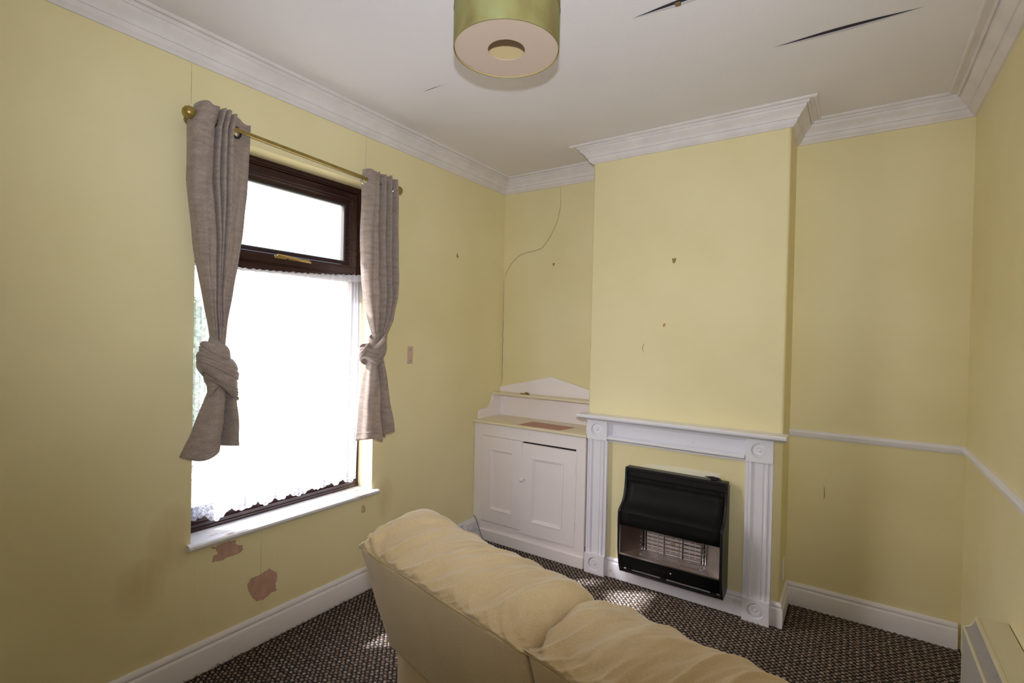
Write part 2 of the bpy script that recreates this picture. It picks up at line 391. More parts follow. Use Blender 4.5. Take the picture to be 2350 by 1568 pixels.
# patches of bare plaster on the window wall
def patch(pts, name, mat, par, label=None, jit=.003, x=.0015):
    q = []
    for i, p in enumerate(pts):
        a, b = Vector(p), Vector(pts[(i+1) % len(pts)])
        for k in range(5): v = a.lerp(b, k/5); q.append((v.x+random.uniform(-jit, jit), v.y+random.uniform(-jit, jit)))
    return MB().prism(q, 0, -.001, x).build(name, mat, par, label=label)
def wallpt(px, py):     # pixel on the plane x=0, used to place flat marks of the wall
    d = fw+r2*((px-1175)/F)-u2*((py-784)/F); t_ = -CAM.x/d.x; q = CAM+d*t_; return (q.y, q.z)
patch([wallpt(*p) for p in ((481,1258),(497,1254),(522,1244),(541,1238),(541,1246),(532,1247),(545,1250),(556,1252),(558,1262),(549,1270),(528,1277),(505,1288),(486,1291),(490,1277),(499,1271),(496,1262))], 'bare_plaster_patch', M_plaster, wl, 'pink plaster showing under the sill')
patch([wallpt(*p) for p in ((568,1341),(575,1328),(600,1317),(620,1305),(636,1317),(637,1325),(631,1340),(636,1355),(620,1362),(604,1376),(588,1380),(572,1362))], 'bare_plaster_patch', M_plaster, wl, 'round pink plaster patch above the skirting')
pp = patch([(-1.036, 1.424), (-.990, 1.422), (-.990, 1.312), (-1.038, 1.310)], 'bare_plaster_patch', M_plaster2, wl, 'narrow patch left by a removed switch', jit=.001)
for z in (1.402, 1.331):
    MB().lathe([(0, .0026), (.0035, .0026), (.0045, .001)], (0, -1.013, z), 'x', 10).build('screw_hole', M_wood, pp)
patch([wallpt(*p) for p in ((830,1163),(834,1159),(838,1163),(838,1170),(830,1170))], 'bare_plaster_patch', M_plaster2, wl, jit=.001)
patch([wallpt(*p) for p in ((829,1171),(838,1170),(838,1175),(830,1178))], 'flaked_paint', M_lining, wl, jit=.001, x=.003)

# ---- window_1: rosewood frame, opening top light, fixed lower pane, sill
win = bpy.data.objects.new('window_1', None); win.location = (-RV, (Y1+Y2)/2, ZS); C.objects.link(win); win['kind'] = 'structure'
bpy.context.view_layer.update()
XF = -RV
def ring(y0, y1, z0, z1, w, x0, x1, step=.012, dx=.008):
    """a mitred rectangular frame with a stepped inner moulding"""
    m = MB()
    prof = [(0, x0), (0, x1), (w*.45, x1), (w*.50, x1-dx*.4), (w*.62, x1-dx*.4), (w*.70, x1-dx*1.2), (w*.86, x1-dx*1.6), (w, x1-dx*2.6), (w, x0)]
    rows = []
    for (cy, cz, sy, sz) in ((y0, z0, 1, 1), (y1, z0, -1, 1), (y1, z1, -1, -1), (y0, z1, 1, -1)):
        rows.append([(x, cy+sy*p, cz+sz*p) for p, x in prof])
    return m.grid(rows, True, True)
yA, yB_ = Y2, Y1
ring(yA, yB_, ZS+.0, ZT, .052, XF-.065, XF).build('window_frame', M_frame, win, smooth=True)
mt = MB().box(XF-.06, XF-.004, yA+.05, yB_-.05, 1.800, 1.852); mt.box(XF-.05, XF+.002, yA+.05, yB_-.05, 1.812, 1.838)
mt.build('transom', M_frame, win, bevel=.003)
sa = ring(yA+.050, yB_-.050, 1.846, ZT-.046, .072, XF-.045, XF+.012, dx=.010).build('opening_sash', M_frame, win, smooth=True)
ring(yA+.112, yB_-.112, 1.908, ZT-.108, .012, XF-.03, XF-.008, dx=.002).build('glazing_bead', M_seal, sa)
MB().box(XF-.028, XF-.024, yA+.115, yB_-.115, 1.91, ZT-.11).build('pane', M_glass, sa)
MB().box(XF-.036, XF-.032, yA+.05, yB_-.05, ZS+.05, 1.802).build('pane', M_glass, win)
bm_ = MB()
for i in range(5): bm_.box(XF-.05, XF-.004-.006*i, yA+.05, yB_-.05, ZS+.050+i*.010, ZS+.057+i*.010)
bm_.box(XF-.05, XF-.036, yA+.05, yB_-.05, ZS+.05, ZS+.10)
bm_.build('bottom_bead', M_frame, win, bevel=.0015)
MB().box(XF-.002, XF+.006, yA, yB_, ZS, ZS+.018).build('frame_foot', M_frame, win, bevel=.003)
# brass espagnolette handle on the opening sash
h = MB().box(XF+.010, XF+.016, -1.865, -1.665, 1.871, 1.887).build('handle_plate', M_brassb, sa, bevel=.003)
MB().tube([(XF+.018, -1.795, 1.879), (XF+.030, -1.795, 1.879)], .008, 10).build('handle_pivot', M_chrome, h, smooth=True)
MB().tube([(XF+.032, -1.86, 1.887), (XF+.034, -1.80, 1.882), (XF+.036, -1.74, 1.876), (XF+.030, -1.670, 1.872)], lambda t_: .0055+.003*math.sin(pi*t_), 10).build('handle_lever', M_brassb, h, smooth=True)
# sill board with rounded nose and horns
si = [(-RV-.02, -.028), (.022, -.028), (.031, -.024), (.036, -.015), (.034, -.006), (.026, 0), (-RV-.02, 0)]
MB().prism([(x, ZS+z) for x, z in si], 1, Y2+.001, Y1-.001).add([], []).build('window_sill', M_sill, win, smooth=True, bevel=.001)
hn = [(-.001, -.028), (.022, -.028), (.031, -.024), (.036, -.015), (.034, -.006), (.026, 0), (-.001, 0)]
MB().prism([(x, ZS+z) for x, z in hn], 1, Y2-.018, Y2+.001).prism([(x, ZS+z) for x, z in hn], 1, Y1-.001, Y1+.035).build('sill_horn', M_sill, win, smooth=True)

# ================================================================ OUTSIDE (blown out by daylight)
gr = MB().box(-160, -.32, -160, 160, -.7, -.6).build('ground', M_ground, kind='structure')
sh = thing('shrub', 'green garden shrub glimpsed pale through the net at the left edge of the window', 'shrub', (-6.2, .25, -.6))
m = MB()
for i in range(2600):
    u = rng.normal(size=3); u /= np.linalg.norm(u); r = .75+.25*rng.random()
    c_ = np.array([-6.2+u[0]*.6*r, .25+u[1]*.62*r, .95+u[2]*1.15*r]); a = rng.normal(size=3); a /= np.linalg.norm(a); b = np.cross(a, u); b /= np.linalg.norm(b)+1e-6
    s_ = .07; m.add([c_-a*s_, c_+b*s_*.5, c_+a*s_, c_-b*s_*.5], [(0,1,2,3)])
m.build('foliage', M_leaf, sh)
MB().tube([(-6.2, .25, -.6), (-6.22, .26, .1), (-6.15, .22, .8)], lambda t_: .05-.03*t_, 8).build('trunk', M_wood, sh)

# ================================================================ CARPET
NX, NY = .0272, .0285
xs, ys, ty = [], [], []
for j in range(int(4.0/NY)):
    for i in range(int(W/NX)+1):
        xs.append(.018+i*NX); ys.append(-.018-j*NY); ty.append(0)
        xs.append(.018+i*NX+NX/2); ys.append(-.018-j*NY-NY/2); ty.append(1)
xs, ys, ty = map(np.array, (xs, ys, ty))
ok = (xs < W-.008) & (ys > -3.0) & ~((xs > A-.01) & (xs < B+.028) & (ys > -D-.028)) & ~((xs < A+.02) & (ys > -.315))
xs, ys, ty = xs[ok]+rng.normal(0, .0012, ok.sum()), ys[ok]+rng.normal(0, .0012, ok.sum()), ty[ok]
n = len(xs); K = 8
ang = (np.arange(K)+.5)*2*pi/K
rx = np.where(ty == 0, .0076, .0078)*(1+rng.normal(0, .07, n)); ry = np.where(ty == 0, .0066, .0038)*(1+rng.normal(0, .07, n)); hz = np.where(ty == 0, .0048, .0036)*(1+rng.normal(0, .12, n))
V = np.zeros((n, 2*K+1, 3))
sq = 1/np.maximum(abs(np.cos(ang)), abs(np.sin(ang)))**.9
for k in range(K):
    V[:, k, 0] = xs+rx*np.cos(ang[k])*sq[k]; V[:, k, 1] = ys+ry*np.sin(ang[k])*sq[k]
    V[:, K+k, 0] = xs+.72*rx*np.cos(ang[k])*sq[k]; V[:, K+k, 1] = ys+.72*ry*np.sin(ang[k])*sq[k]; V[:, K+k, 2] = hz*.78
V[:, 2*K, 0] = xs; V[:, 2*K, 1] = ys; V[:, 2*K, 2] = hz; V[:, :K, 2] = .0002
fq = np.array([(k, (k+1) % K, K+(k+1) % K, K+k) for k in range(K)]); ft = np.array([(K+k, K+(k+1) % K, 2*K) for k in range(K)])
off = (np.arange(n)*(2*K+1))[:, None, None]
loops = np.concatenate([(fq[None]+off).reshape(n, -1), (ft[None]+off).reshape(n, -1)], 1).ravel()
me = bpy.data.meshes.new('carpet'); me.vertices.add(n*(2*K+1)); me.vertices.foreach_set('co', V.ravel())
cnt = np.tile(np.array([4]*K+[3]*K), n); me.loops.add(len(loops)); me.loops.foreach_set('vertex_index', loops)
me.polygons.add(len(cnt)); me.polygons.foreach_set('loop_start', np.concatenate([[0], np.cumsum(cnt)[:-1]])); me.polygons.foreach_set('loop_total', cnt)
me.polygons.foreach_set('use_smooth', np.ones(len(cnt), bool)); me.update(calc_edges=True); me.validate()
tone = np.clip(np.where(ty == 0, .68, .35)+rng.normal(0, .16, n), 0, 1)
at = me.attributes.new('tone', 'FLOAT', 'POINT'); at.data.foreach_set('value', np.repeat(tone, 2*K+1).astype(np.float32))
me.materials.append(M_nub); cpt = bpy.data.objects.new('carpet', me); C.objects.link(cpt)
tag(cpt, 'black carpet with rows of beige loops covering the whole floor', 'carpet'); cpt['kind'] = 'stuff'
# frayed carpet edge along the window wall
m = MB()
for i in range(420):
    y = -2.75+random.random()*2.4; x = .021+random.random()*.006; d = Vector((random.uniform(-.01, .012), random.uniform(-.02, .02), random.uniform(.004, .016)))
    m.tube([(x, y, 0), Vector((x, y, 0))+d*.6, Vector((x, y, -.002))+d*1.2], .0007, 3, False)
for i in range(500):
    x = 1.1+random.random()*1.6; y = -D-.023 if x < B else -.023; d = Vector((random.uniform(-.008, .008), random.uniform(-.008, .002), random.uniform(.002, .006)))
    m.tube([(x, y, 0), Vector((x, y, 0))+d], .0008, 3, False)
fr_ = m.build('carpet_fringe', M_hole); tag(fr_, 'dark frayed carpet threads along the foot of the skirting boards', 'carpet edge'); fr_['kind'] = 'stuff'

# ================================================================ CABINET in the left alcove
cab = thing('alcove_cabinet', 'white painted built-in cupboard with two panelled doors in the left alcove', 'cabinet', (A/2, -.17, 0))
YC = -.335; A2 = A-.001
f = MB()
f.box(.002, .078, YC, YC+.02, .075, .855).box(.846, A2, YC, YC+.02, .075, .855)         # stiles
f.box(.078, .846, YC, YC+.02, .767, .855).box(.078, .846, YC+.006, YC+.02, .075, .135)   # rails
f.build('face_frame', M_cab, cab, bevel=.0015)
MB().box(.0, A2, YC-.010, YC+.02, 0, .076).build('plinth', M_cab, cab, bevel=.003)
MB().box(.078, .846, YC+.022, YC+.03, .08, .80).build('dark_interior', M_hole, cab)
tp_ = [(YC-.018, .857), (YC-.023, .861), (YC-.024, .868), (YC-.020, .874), (YC-.012, .877), (-.002, .877), (-.002, .855), (YC-.012, .855)]
MB().prism(tp_, 0, .001, A2+.012).build('worktop', M_cabtop, cab, smooth=True)
MB().box(.012, A2, -.022, -.002, .877, 1.046).build('backboard', M_cab, cab)
MB().prism([(.001, 1.062), (A2, 1.062), (A2, 1.098), (.47, 1.203), (.001, 1.098)], 1, -.022, -.002).build('pediment', M_cab, cab, bevel=.002)
us = [(-.135, 1.047), (-.140, 1.050), (-.141, 1.058), (-.136, 1.063), (-.002, 1.063), (-.002, 1.047)]
MB().prism(us, 0, .001, A2).build('upper_shelf', M_cabtop, cab, smooth=True)
bk_ = [(-.003, .877), (-.300, .877), (-.303, .905), (-.298, .938), (-.270, .946), (-.215, .945), (-.185, .952), (-.160, .968), (-.142, .992), (-.132, 1.020), (-.130, 1.047), (-.003, 1.047)]
MB().prism(bk_, 0, .001, .016).build('side_bracket', M_cab, cab, bevel=.001)
MB().prism(bk_, 0, A2-.015, A2-.001).build('side_bracket', M_cab, cab, bevel=.001)
def door(x0, x1, z0, z1, px0, px1, pz0, pz1, hinge_x, ang, name='door', tilt=0):
    """panelled door; built with its front at y=0, thickness .02"""
    d = MB(); dep = .010
    # stepped mouldings around a recessed panel, as one shell
    steps = [(0, 0), (.004, -.004), (.010, -.004), (.014, .002), (.020, .003), (.026, dep)]
    rows = [[(x0, 0, z0), (x1, 0, z0), (x1, 0, z1), (x0, 0, z1)]]
    for s_, y in steps: rows.append([(px0+s_, y, pz0+s_), (px1-s_, y, pz0+s_), (px1-s_, y, pz1-s_), (px0+s_, y, pz1-s_)])
    d.grid(rows, cv=True); b = len(d.v); d.f.append((b-4, b-3, b-2, b-1))
    back = [(x0, .02, z0), (x1, .02, z0), (x1, .02, z1), (x0, .02, z1)]
    b = len(d.v); d.v += back; d.f += [(b, b+1, b+2, b+3)]+[(k, (k+1) % 4, b+(k+1) % 4, b+k) for k in range(4)]
    o = d.build(name, M_cab)
    o.parent = cab
    Mx = Matrix.Translation((hinge_x, YC-.0, 0))@Matrix.Rotation(ang, 4, 'Z')@Matrix.Rotation(tilt, 4, 'Y')@Matrix.Translation((-hinge_x, 0, 0))
    o.matrix_parent_inverse = cab.matrix_world.inverted(); o.matrix_basis = Mx
    bpy.context.view_layer.update(); return o
dl = door(.081, .428, .142, .765, .150, .360, .228, .682, .081, 0); 
dr = door(.431, .8455, .126, .754, .510, .755, .212, .668, .8455, .034, tilt=.010)
dr.location.y -= .003; dl.location.y -= .003
kn = MB().lathe([(0, -.030), (.008, -.029), (.013, -.023), (.0135, -.017), (.009, -.010), (.0065, -.006), (.009, 0)], (.448, YC-.022, .508), 'y', 20).build('knob', M_cab, None, smooth=True)
kn.parent = dr; kn.matrix_parent_inverse = dr.matrix_world.inverted()
for x, z in ((.845, .64), (.845, .262), (.0795, .26), (.0795, .65)):
    MB().tube([(x, YC-.003, z-.028), (x, YC-.003, z+.028)], .0032, 8).box(x-.010, x+.010, YC-.0015, YC, z-.026, z+.026).build('hinge', M_cab, cab)
# striped sheet lying on the worktop
sx_ = [(.385, -.335), (.72, -.338), (.745, -.172), (.402, -.158)]
t = NT('pink_striped_print'); t.b.inputs['Roughness'].default_value = .6
sxx = t.new('ShaderNodeSeparateXYZ'); t.L(t.coord((1, 1, 1)), sxx.inputs[0])
wv = t.math('FRACT', t.math('MULTIPLY', t.math('ADD', sxx.outputs['Y'], t.math('MULTIPLY', t.noise(6, 2), .006)), 36))
t.base(t.ramp(wv, [(.35, col(206, 160, 146)), (.52, col(150, 104, 92)), (.75, col(158, 112, 100)), (.85, col(206, 160, 146))]))
MB().prism(sx_, 2, .8772, .8792).build('striped_sheet', t.m)
tag(bpy.data.objects['striped_sheet'], 'pink and brown striped sheet lying flat on the cupboard worktop', 'sheet')
# small brass catch left on the upper shelf
lt = thing('door_catch', 'small tarnished brass catch lying on the upper cupboard shelf', 'latch', (.285, -.085, 1.063))
MB().box(.243, .325, -.093, -.080, 1.063, 1.066).build('plate', M_brass, lt, bevel=.001)
MB().box(.288, .312, -.094, -.080, 1.066, 1.078).build('housing', M_wood, lt, bevel=.002)
MB().tube([(.283, -.088, 1.080), (.292, -.088, 1.079), (.297, -.087, 1.070)], .0025, 6).build('thumb_lever', M_brass, lt)
MB().tube([(.24, -.087, 1.067), (.288, -.087, 1.070)], .003, 8).build('bolt', M_brass, lt)
# block on the skirting beside the cabinet and a stray cable
blk = MB().box(.020, .056, -.475, -.357, .075, .135).build('timber_block', M_skirt, bevel=.003)
tag(blk, 'small white painted block fixed to the skirting beside the cupboard', 'block')
cb = MB().tube(catmull([(.022, -.352, .165), (.045, -.357, .150), (.075, -.366, .110), (.095, -.371, .07), (.125, -.378, .03), (.158, -.385, .006), (.20, -.41, .006)], 30), .0028, 6).build('cable', simple('cable_sheath', col(120, 112, 84), .5), smooth=True)
tag(cb, 'thin loose cable trailing from the cupboard corner onto the carpet', 'cable')

# ================================================================ FIRE SURROUND
fs = thing('fire_surround', 'white painted fire surround with fluted pilasters and round corner rosettes', 'fireplace', (1.465, -D, 0))
YP = -D-.040
ms = [(0, .980), (-.055, .980), (-.062, .986), (-.078, .989), (-.092, .996), (-.106, .998), (-.110, 1.004), (-.110, 1.014), (-.107, 1.018), (0, 1.018)]
MB().prism([(-D+a, z) for a, z in ms], 0, .884, 2.064).build('mantel_shelf', M_white, fs, smooth=True, bevel=.001)
MB().box(1.066, 1.866, -D-.012, -D, .872, .980).build('frieze', M_white, fs)
bd = [(-D-.024, .862), (-D-.040, .864), (-D-.048, .871), (-D-.048, .878), (-D-.042, .885), (-D-.034, .887), (-D-.028, .893), (-D-.024, .893)]
MB().prism(bd, 0, 1.070, 1.862).build('frieze_moulding', M_white, fs, smooth=True)
MB().box(1.066, 1.866, -D-.012, -D, .848, .866).build('frieze_lip', M_white, fs)
MB().prism([(-D-.024, .965), (-D-.034, .968), (-D-.040, .980), (-D-.024, .980)], 0, 1.066, 1.866).build('frieze_top_bead', M_white, fs)
def rosette(x, z, y, r):
    m = MB(); m.lathe([(r*1.12, 0), (r*1.05, -.0015), (r*.98, .0), (r*.93, .005), (r*.80, .006), (r*.55, .0035), (r*.30, .002), (r*.20, -.001), (r*.10, -.0035), (0, -.004)], (x, y-.004, z), 'y', 40)
    return m
for x0, x1 in ((.931, 1.066), (1.866, 1.999)):
    w_ = x1-x0
    pr = [(0, 0), (0, -.030), (.012, -.030), (.014, -.026), (.020, -.026), (.023, -.034), (.030, -.034), (.034, -.027), (.040, -.022), (.046, -.022), (.048, -.027), (.087, -.027), (.089, -.022), (.095, -.022), (.100, -.027), (.105, -.034), (.112, -.034), (.115, -.026), (.121, -.026), (.123, -.030), (.135, -.030), (.135, 0)]
    k_ = w_/.135
    MB().prism([(x0+p*k_, -D+q) for p, q in pr], 2, .118, .862).build('pilaster', M_white, fs)
    for z0, z1, pj in ((0, .124, .046), (.858, .980, .044)):
        # block face with a circular recess
        cx, cz, r = (x0+x1)/2, (z0+z1)/2-(.0 if z0 else -.004), .041
        m = MB(); y = -D-pj; out, inn = [], []; ca = math.atan2((z1-z0)/2, w_/2)
        for a in sorted([2*pi*i/40 for i in range(40)]+[ca, pi-ca, pi+ca, 2*pi-ca]):
            c_, s_ = math.cos(a), math.sin(a); k = 1/max(abs(c_)/(w_/2), abs(s_)/((z1-z0)/2)); 
            zz = (z0+z1)/2+s_*k; out.append((cx+c_*k, y, zz)); inn.append((cx+c_*r, y, cz+s_*r))
        m.grid([[(p[0], -D, p[2]) for p in out], out, inn, [(cx+(p[0]-cx)*.94, y+.011, cz+(p[2]-cz)*.94) for p in inn]], cv=True)
        o = m.build('corner_block' if z0 else 'plinth_block', M_white, fs, smooth=True, angle=30)
        MB().lathe([(r*.95, .011), (r*.84, .0105), (r*.72, .006), (r*.45, .005), (r*.26, .009), (r*.20, .009), (r*.15, .003), (0, .001)], (cx, y+.001, cz), 'y', 40).build('rosette', M_white, o, smooth=True, angle=60)

# ================================================================ GAS FIRE
gf = thing('gas_fire', 'black wall mounted gas fire with glass front and wire guard', 'heater', (1.49, -D-.02, .10))
X0, X1 = 1.197, 1.785
pz = [(.105, .112), (.140, .128), (.20, .146), (.27, .158), (.42, .162), (.478, .160), (.492, .150), (.505, .126), (.525, .100), (.555, .080), (.60, .066), (.66, .058), (.712, .056)]
pz_t = [(p[0], p[1]) for p in pz]
sd = [(-D-.002, .70), (-D-.002, .13), (-D-.035, .112)]+[(-D-d, z) for z, d in pz]+[(-D-.045, .722)]
for x0, x1 in ((X0, X0+.014), (X1-.014, X1)): MB().prism(sd, 0, x0, x1).build('side_cheek', M_dark2, gf, bevel=.002)
def fcurve(z): return interp(z, [p[0] for p in pz], [p[1] for p in pz])
# curved front cover above the window, cheeks stand 3 mm proud of it
fz = [.402, .44, .478, .49, .50, .51, .52, .535, .555, .58, .61, .64]
MB().grid([[(x, -D-fcurve(z)+.006, z) for z in fz] for x in np.linspace(X0+.014, X1-.014, 12)]).build('front_cover', M_dark, gf, smooth=True, angle=25, solid=.004)
MB().grid([[(x, -D-d_, z) for d_, z in ((.052, .64), (.052, .668))] for x in (X0+.014, X1-.014)]).build('vent_strip', M_dark, gf, solid=.003)
MB().box(X0+.014, X1-.014, -D-.045, -D-.035, .668, .70).build('top_slot_back', M_hole, gf)
MB().box(X0+.005, X1-.005, -D-.054, -D-.002, .702, .722).build('top_plate', M_dark2, gf, bevel=.003)
for i in range(31):
    if i in (15, 29): continue
    x = X0+.028+i*(X1-X0-.056)/30
    o = MB().lathe([(0, -.0005), (.0058, -.0005), (.0062, .001)], (x, -D-.0545, .655), 'y', 12)
    o.v = [(v[0], v[1]-.0006, .654+(v[2]-.655)*1.35) for v in o.v]; o.build('vent_hole', M_hole, gf)
# lower cover
lz = [.142, .155, .18, .21, .228]
MB().grid([[(x, -D-fcurve(z)+.004, z) for z in lz] for x in np.linspace(X0+.014, X1-.014, 6)]).build('lower_cover', M_dark, gf, smooth=True, solid=.004)
for i in range(6):
    MB().lathe([(0, -.001), (.0045, -.001), (.005, .001)], (1.415+i*.019, -D-fcurve(.180)+.001, .183), 'y', 10).build('lower_vent_hole', M_hole if i < 5 else M_grille, gf)
# foot bars
MB().box(X0+.012, X1-.012, -D-.108, -D-.094, .104, .118).build('foot_bar', M_dark2, gf, bevel=.002)
for x in (1.235, 1.44, 1.715): MB().box(x, x+.03, -D-.104, -D-.06, .112, .140).build('foot_bracket', M_dark2, gf, bevel=.002)
MB().box(1.29, 1.70, -D-.05, -D-.04, .16, .22).build('burner_tray', M_dark2, gf)
# window: chromed rim, glass, reflector sides, ceramic radiants, wire guard
ZB, ZTp = .229, .402
yw = -D-.158
MB().box(X0+.014, X1-.014, yw, yw+.004, ZB-.004, ZB+.006).build('window_trim', M_chrome, gf, bevel=.001)
MB().box(X0+.014, X0+.018, yw, yw+.004, ZB, ZTp).build('window_trim', M_chrome, gf)
MB().box(X0+.016, X1-.016, yw+.004, yw+.006, ZB, ZTp).build('glass_front', M_hglass, gf)
MB().box(X0+.014, X1-.014, -D-.01, -D-.002, .16, .70).build('back_panel', M_dark2, gf)
MB().grid([[(X0+.016, yw+.010, z), (1.318, -D-.06, z)] for z in (ZB, .41)]).build('reflector_wing', simple('darkened_reflector', (.22, .17, .16, 1), .3, .9), gf, solid=.001)  # left wing: dark reflection put into the metal colour
MB().grid([[(X1-.016, yw+.010, z), (1.682, -D-.06, z)] for z in (ZB, .41)]).build('reflector_wing', M_steel, gf, solid=.001)
MB().grid([[(X0+.016, yw+.010, ZB), (X1-.016, yw+.010, ZB)], [(1.318, -D-.06, ZB+.02), (1.682, -D-.06, ZB+.02)]]).build('reflector_floor', M_steel, gf, solid=.001)
MB().box(X0+.014, X1-.014, -D-.14, -D-.02, .41, .415).build('fire_box_top', M_dark2, gf)
for x in (1.318, 1.334, 1.668, 1.682):
    MB().tube([(x, -D-.068, ZB+.02), (x, -D-.068, .405)], .005, 8).build('chrome_pillar', M_chrome, gf, smooth=True)
for k in range(3):
    x0 = 1.345+k*.1065; x1 = x0+.100
    rd = MB().box(x0, x1, -D-.066, -D-.050, ZB+.02, .405).build('ceramic_radiant', M_ceram, gf, bevel=.003)
    s_ = MB()
    for r in range(7):
        for c_ in range(3):
            cx = x0+.018+c_*.032; cz = ZB+.045+r*.0205
            s_.box(cx-.013, cx+.013, -D-.0675, -D-.065, cz-.003, cz+.003)
    s_.build('slots', M_ceramslot, rd, kind='stuff')
    for e in (x0+.002, x1-.005): MB().box(e, e+.003, -D-.069, -D-.064, ZB+.02, .405).build('radiant_rib', M_ceram, rd)
MB().box(1.485, 1.510, -D-.0685, -D-.0672, .318, .330).build('heat_mark', M_rust, gf)
for i in range(7):
    z = .245+i*.0245
    MB().tube(catmull([(1.322, -D-.072, z), (1.326, -D-.120, z), (1.345, -D-.136, z), (1.50, -D-.138, z), (1.66, -D-.136, z), (1.676, -D-.12, z), (1.678, -D-.072, z)], 26), .0014, 5).build('guard_wire', M_chrome, gf, smooth=True)
for x in (1.438, 1.556, 1.670): MB().tube([(x, -D-.1395, .235), (x, -D-.1395, .402)], .0018, 5).build('guard_upright', M_chrome, gf, smooth=True)
# control lever on top
lv = MB().box(1.69, 1.725, -D-.045, -D-.02, .722, .733).build('control_knob', M_dark2, gf, bevel=.003)
MB().prism([(1.655, .736), (1.70, .742), (1.735, .738), (1.75, .726), (1.70, .728)], 1, -D-.040, -D-.026).build('control_lever', M_dark2, lv, bevel=.002)
MB().prism([(1.27, .725), (1.73, .722), (1.733, .755), (1.70, .757), (1.50, .757), (1.30, .742)], 1, -D-.0015, -D).build('unpainted_patch', simple('pale_primer', col(236, 230, 206), .6), br)

# ================================================================ PICTURE HOOKS AND PLUGS
def hook(px, py, pz_, axis, label, s=1):
    o = thing('picture_hook', label, 'hook', (px, py, pz_))
    if axis == 1:
        MB().prism([(px-.012*s, pz_+.013*s), (px-.006*s, pz_+.016*s), (px, pz_+.010*s), (px+.006*s, pz_+.017*s), (px+.011*s, pz_+.015*s), (px+.008*s, pz_+.002*s), (px+.003*s, pz_-.014*s), (px-.006*s, pz_-.014*s)], 1, py-.003, py).build('plate', M_brass, o)
        MB().tube([(px-.001, py-.004, pz_-.012*s), (px-.001, py-.012, pz_-.014*s), (px-.001, py-.013, pz_-.005*s)], .002, 6).build('hook_tip', M_brass, o)
    else:
        MB().box(px, px+.003, py-.005, py+.005, pz_-.013, pz_+.013).build('plate', M_brass, o, bevel=.001)
        MB().tube([(px+.002, py, pz_-.012), (px+.012, py, pz_-.014), (px+.012, py, pz_-.002)], .002, 6).build('hook_tip', M_brass, o)
hook(1.446, -D, 1.965, 1, 'brass picture hook high on the chimney breast')
hook(.457, 0, 2.045, 1, 'faint small hook on the left alcove wall above the cupboard', .7)
hook(0, -.575, 2.061, 0, 'small brass hook on the window wall near the corner')
pl = MB().lathe([(0, -.006), (.005, -.006), (.006, -.001), (.006, 0)], (0, 0, 0), 'y', 10).build('wall_plug', simple('terracotta_plug', col(200, 140, 92), .6)); pl.location = (1.396, -D, 1.587); pl.scale = (1, 1, 1.9); pl.rotation_euler = (0, .35, 0)
tag(pl, 'small orange brown wall plug below the hook on the chimney breast', 'wall plug')
so = MB().box(B, B+.008, -.20, -.13, .20, .31).build('blank_plate', M_white, bevel=.002); tag(so, 'white blanking plate on the side of the chimney breast above the skirting', 'plate')

# ================================================================ CURTAIN POLE
pole = thing('curtain_pole', 'thin brass curtain pole with ball finials above the window', 'curtain rod', (.09, -1.8, 2.368))
def rz_(y): return 2.368-.010*math.sin(pi*(y+2.33)/1.08)+(-2.33-y)*.0
MB().tube([(.09, y, 2.378-(y+2.33)*.030) for y in np.linspace(-2.33, -1.25, 12)], .0085, 14).build('rod', M_brass, pole, smooth=True)
def rodz(y): return 2.378-(y+2.33)*.030
for s_, y in ((-1, -2.33), (1, -1.25)):
    pf = [(0, .052), (.012, .050), (.021, .042), (.0255, .030), (.024, .016), (.017, .004), (.012, -.002), (.012, -.010), (0, -.010)]
    MB().lathe([(r, s_*h_) for r, h_ in pf], (.09, y, rodz(y)), 'y', 28).build('finial', M_brass, pole, smooth=True)
    yb = y-s_*.012
    MB().tube([(0, yb, rodz(y)), (.082, yb, rodz(y))], .006, 8).lathe([(0, .004), (.020, .004), (.022, 0)], (0, yb, rodz(y)), 'x', 16).build('bracket', M_brass, pole, smooth=True)

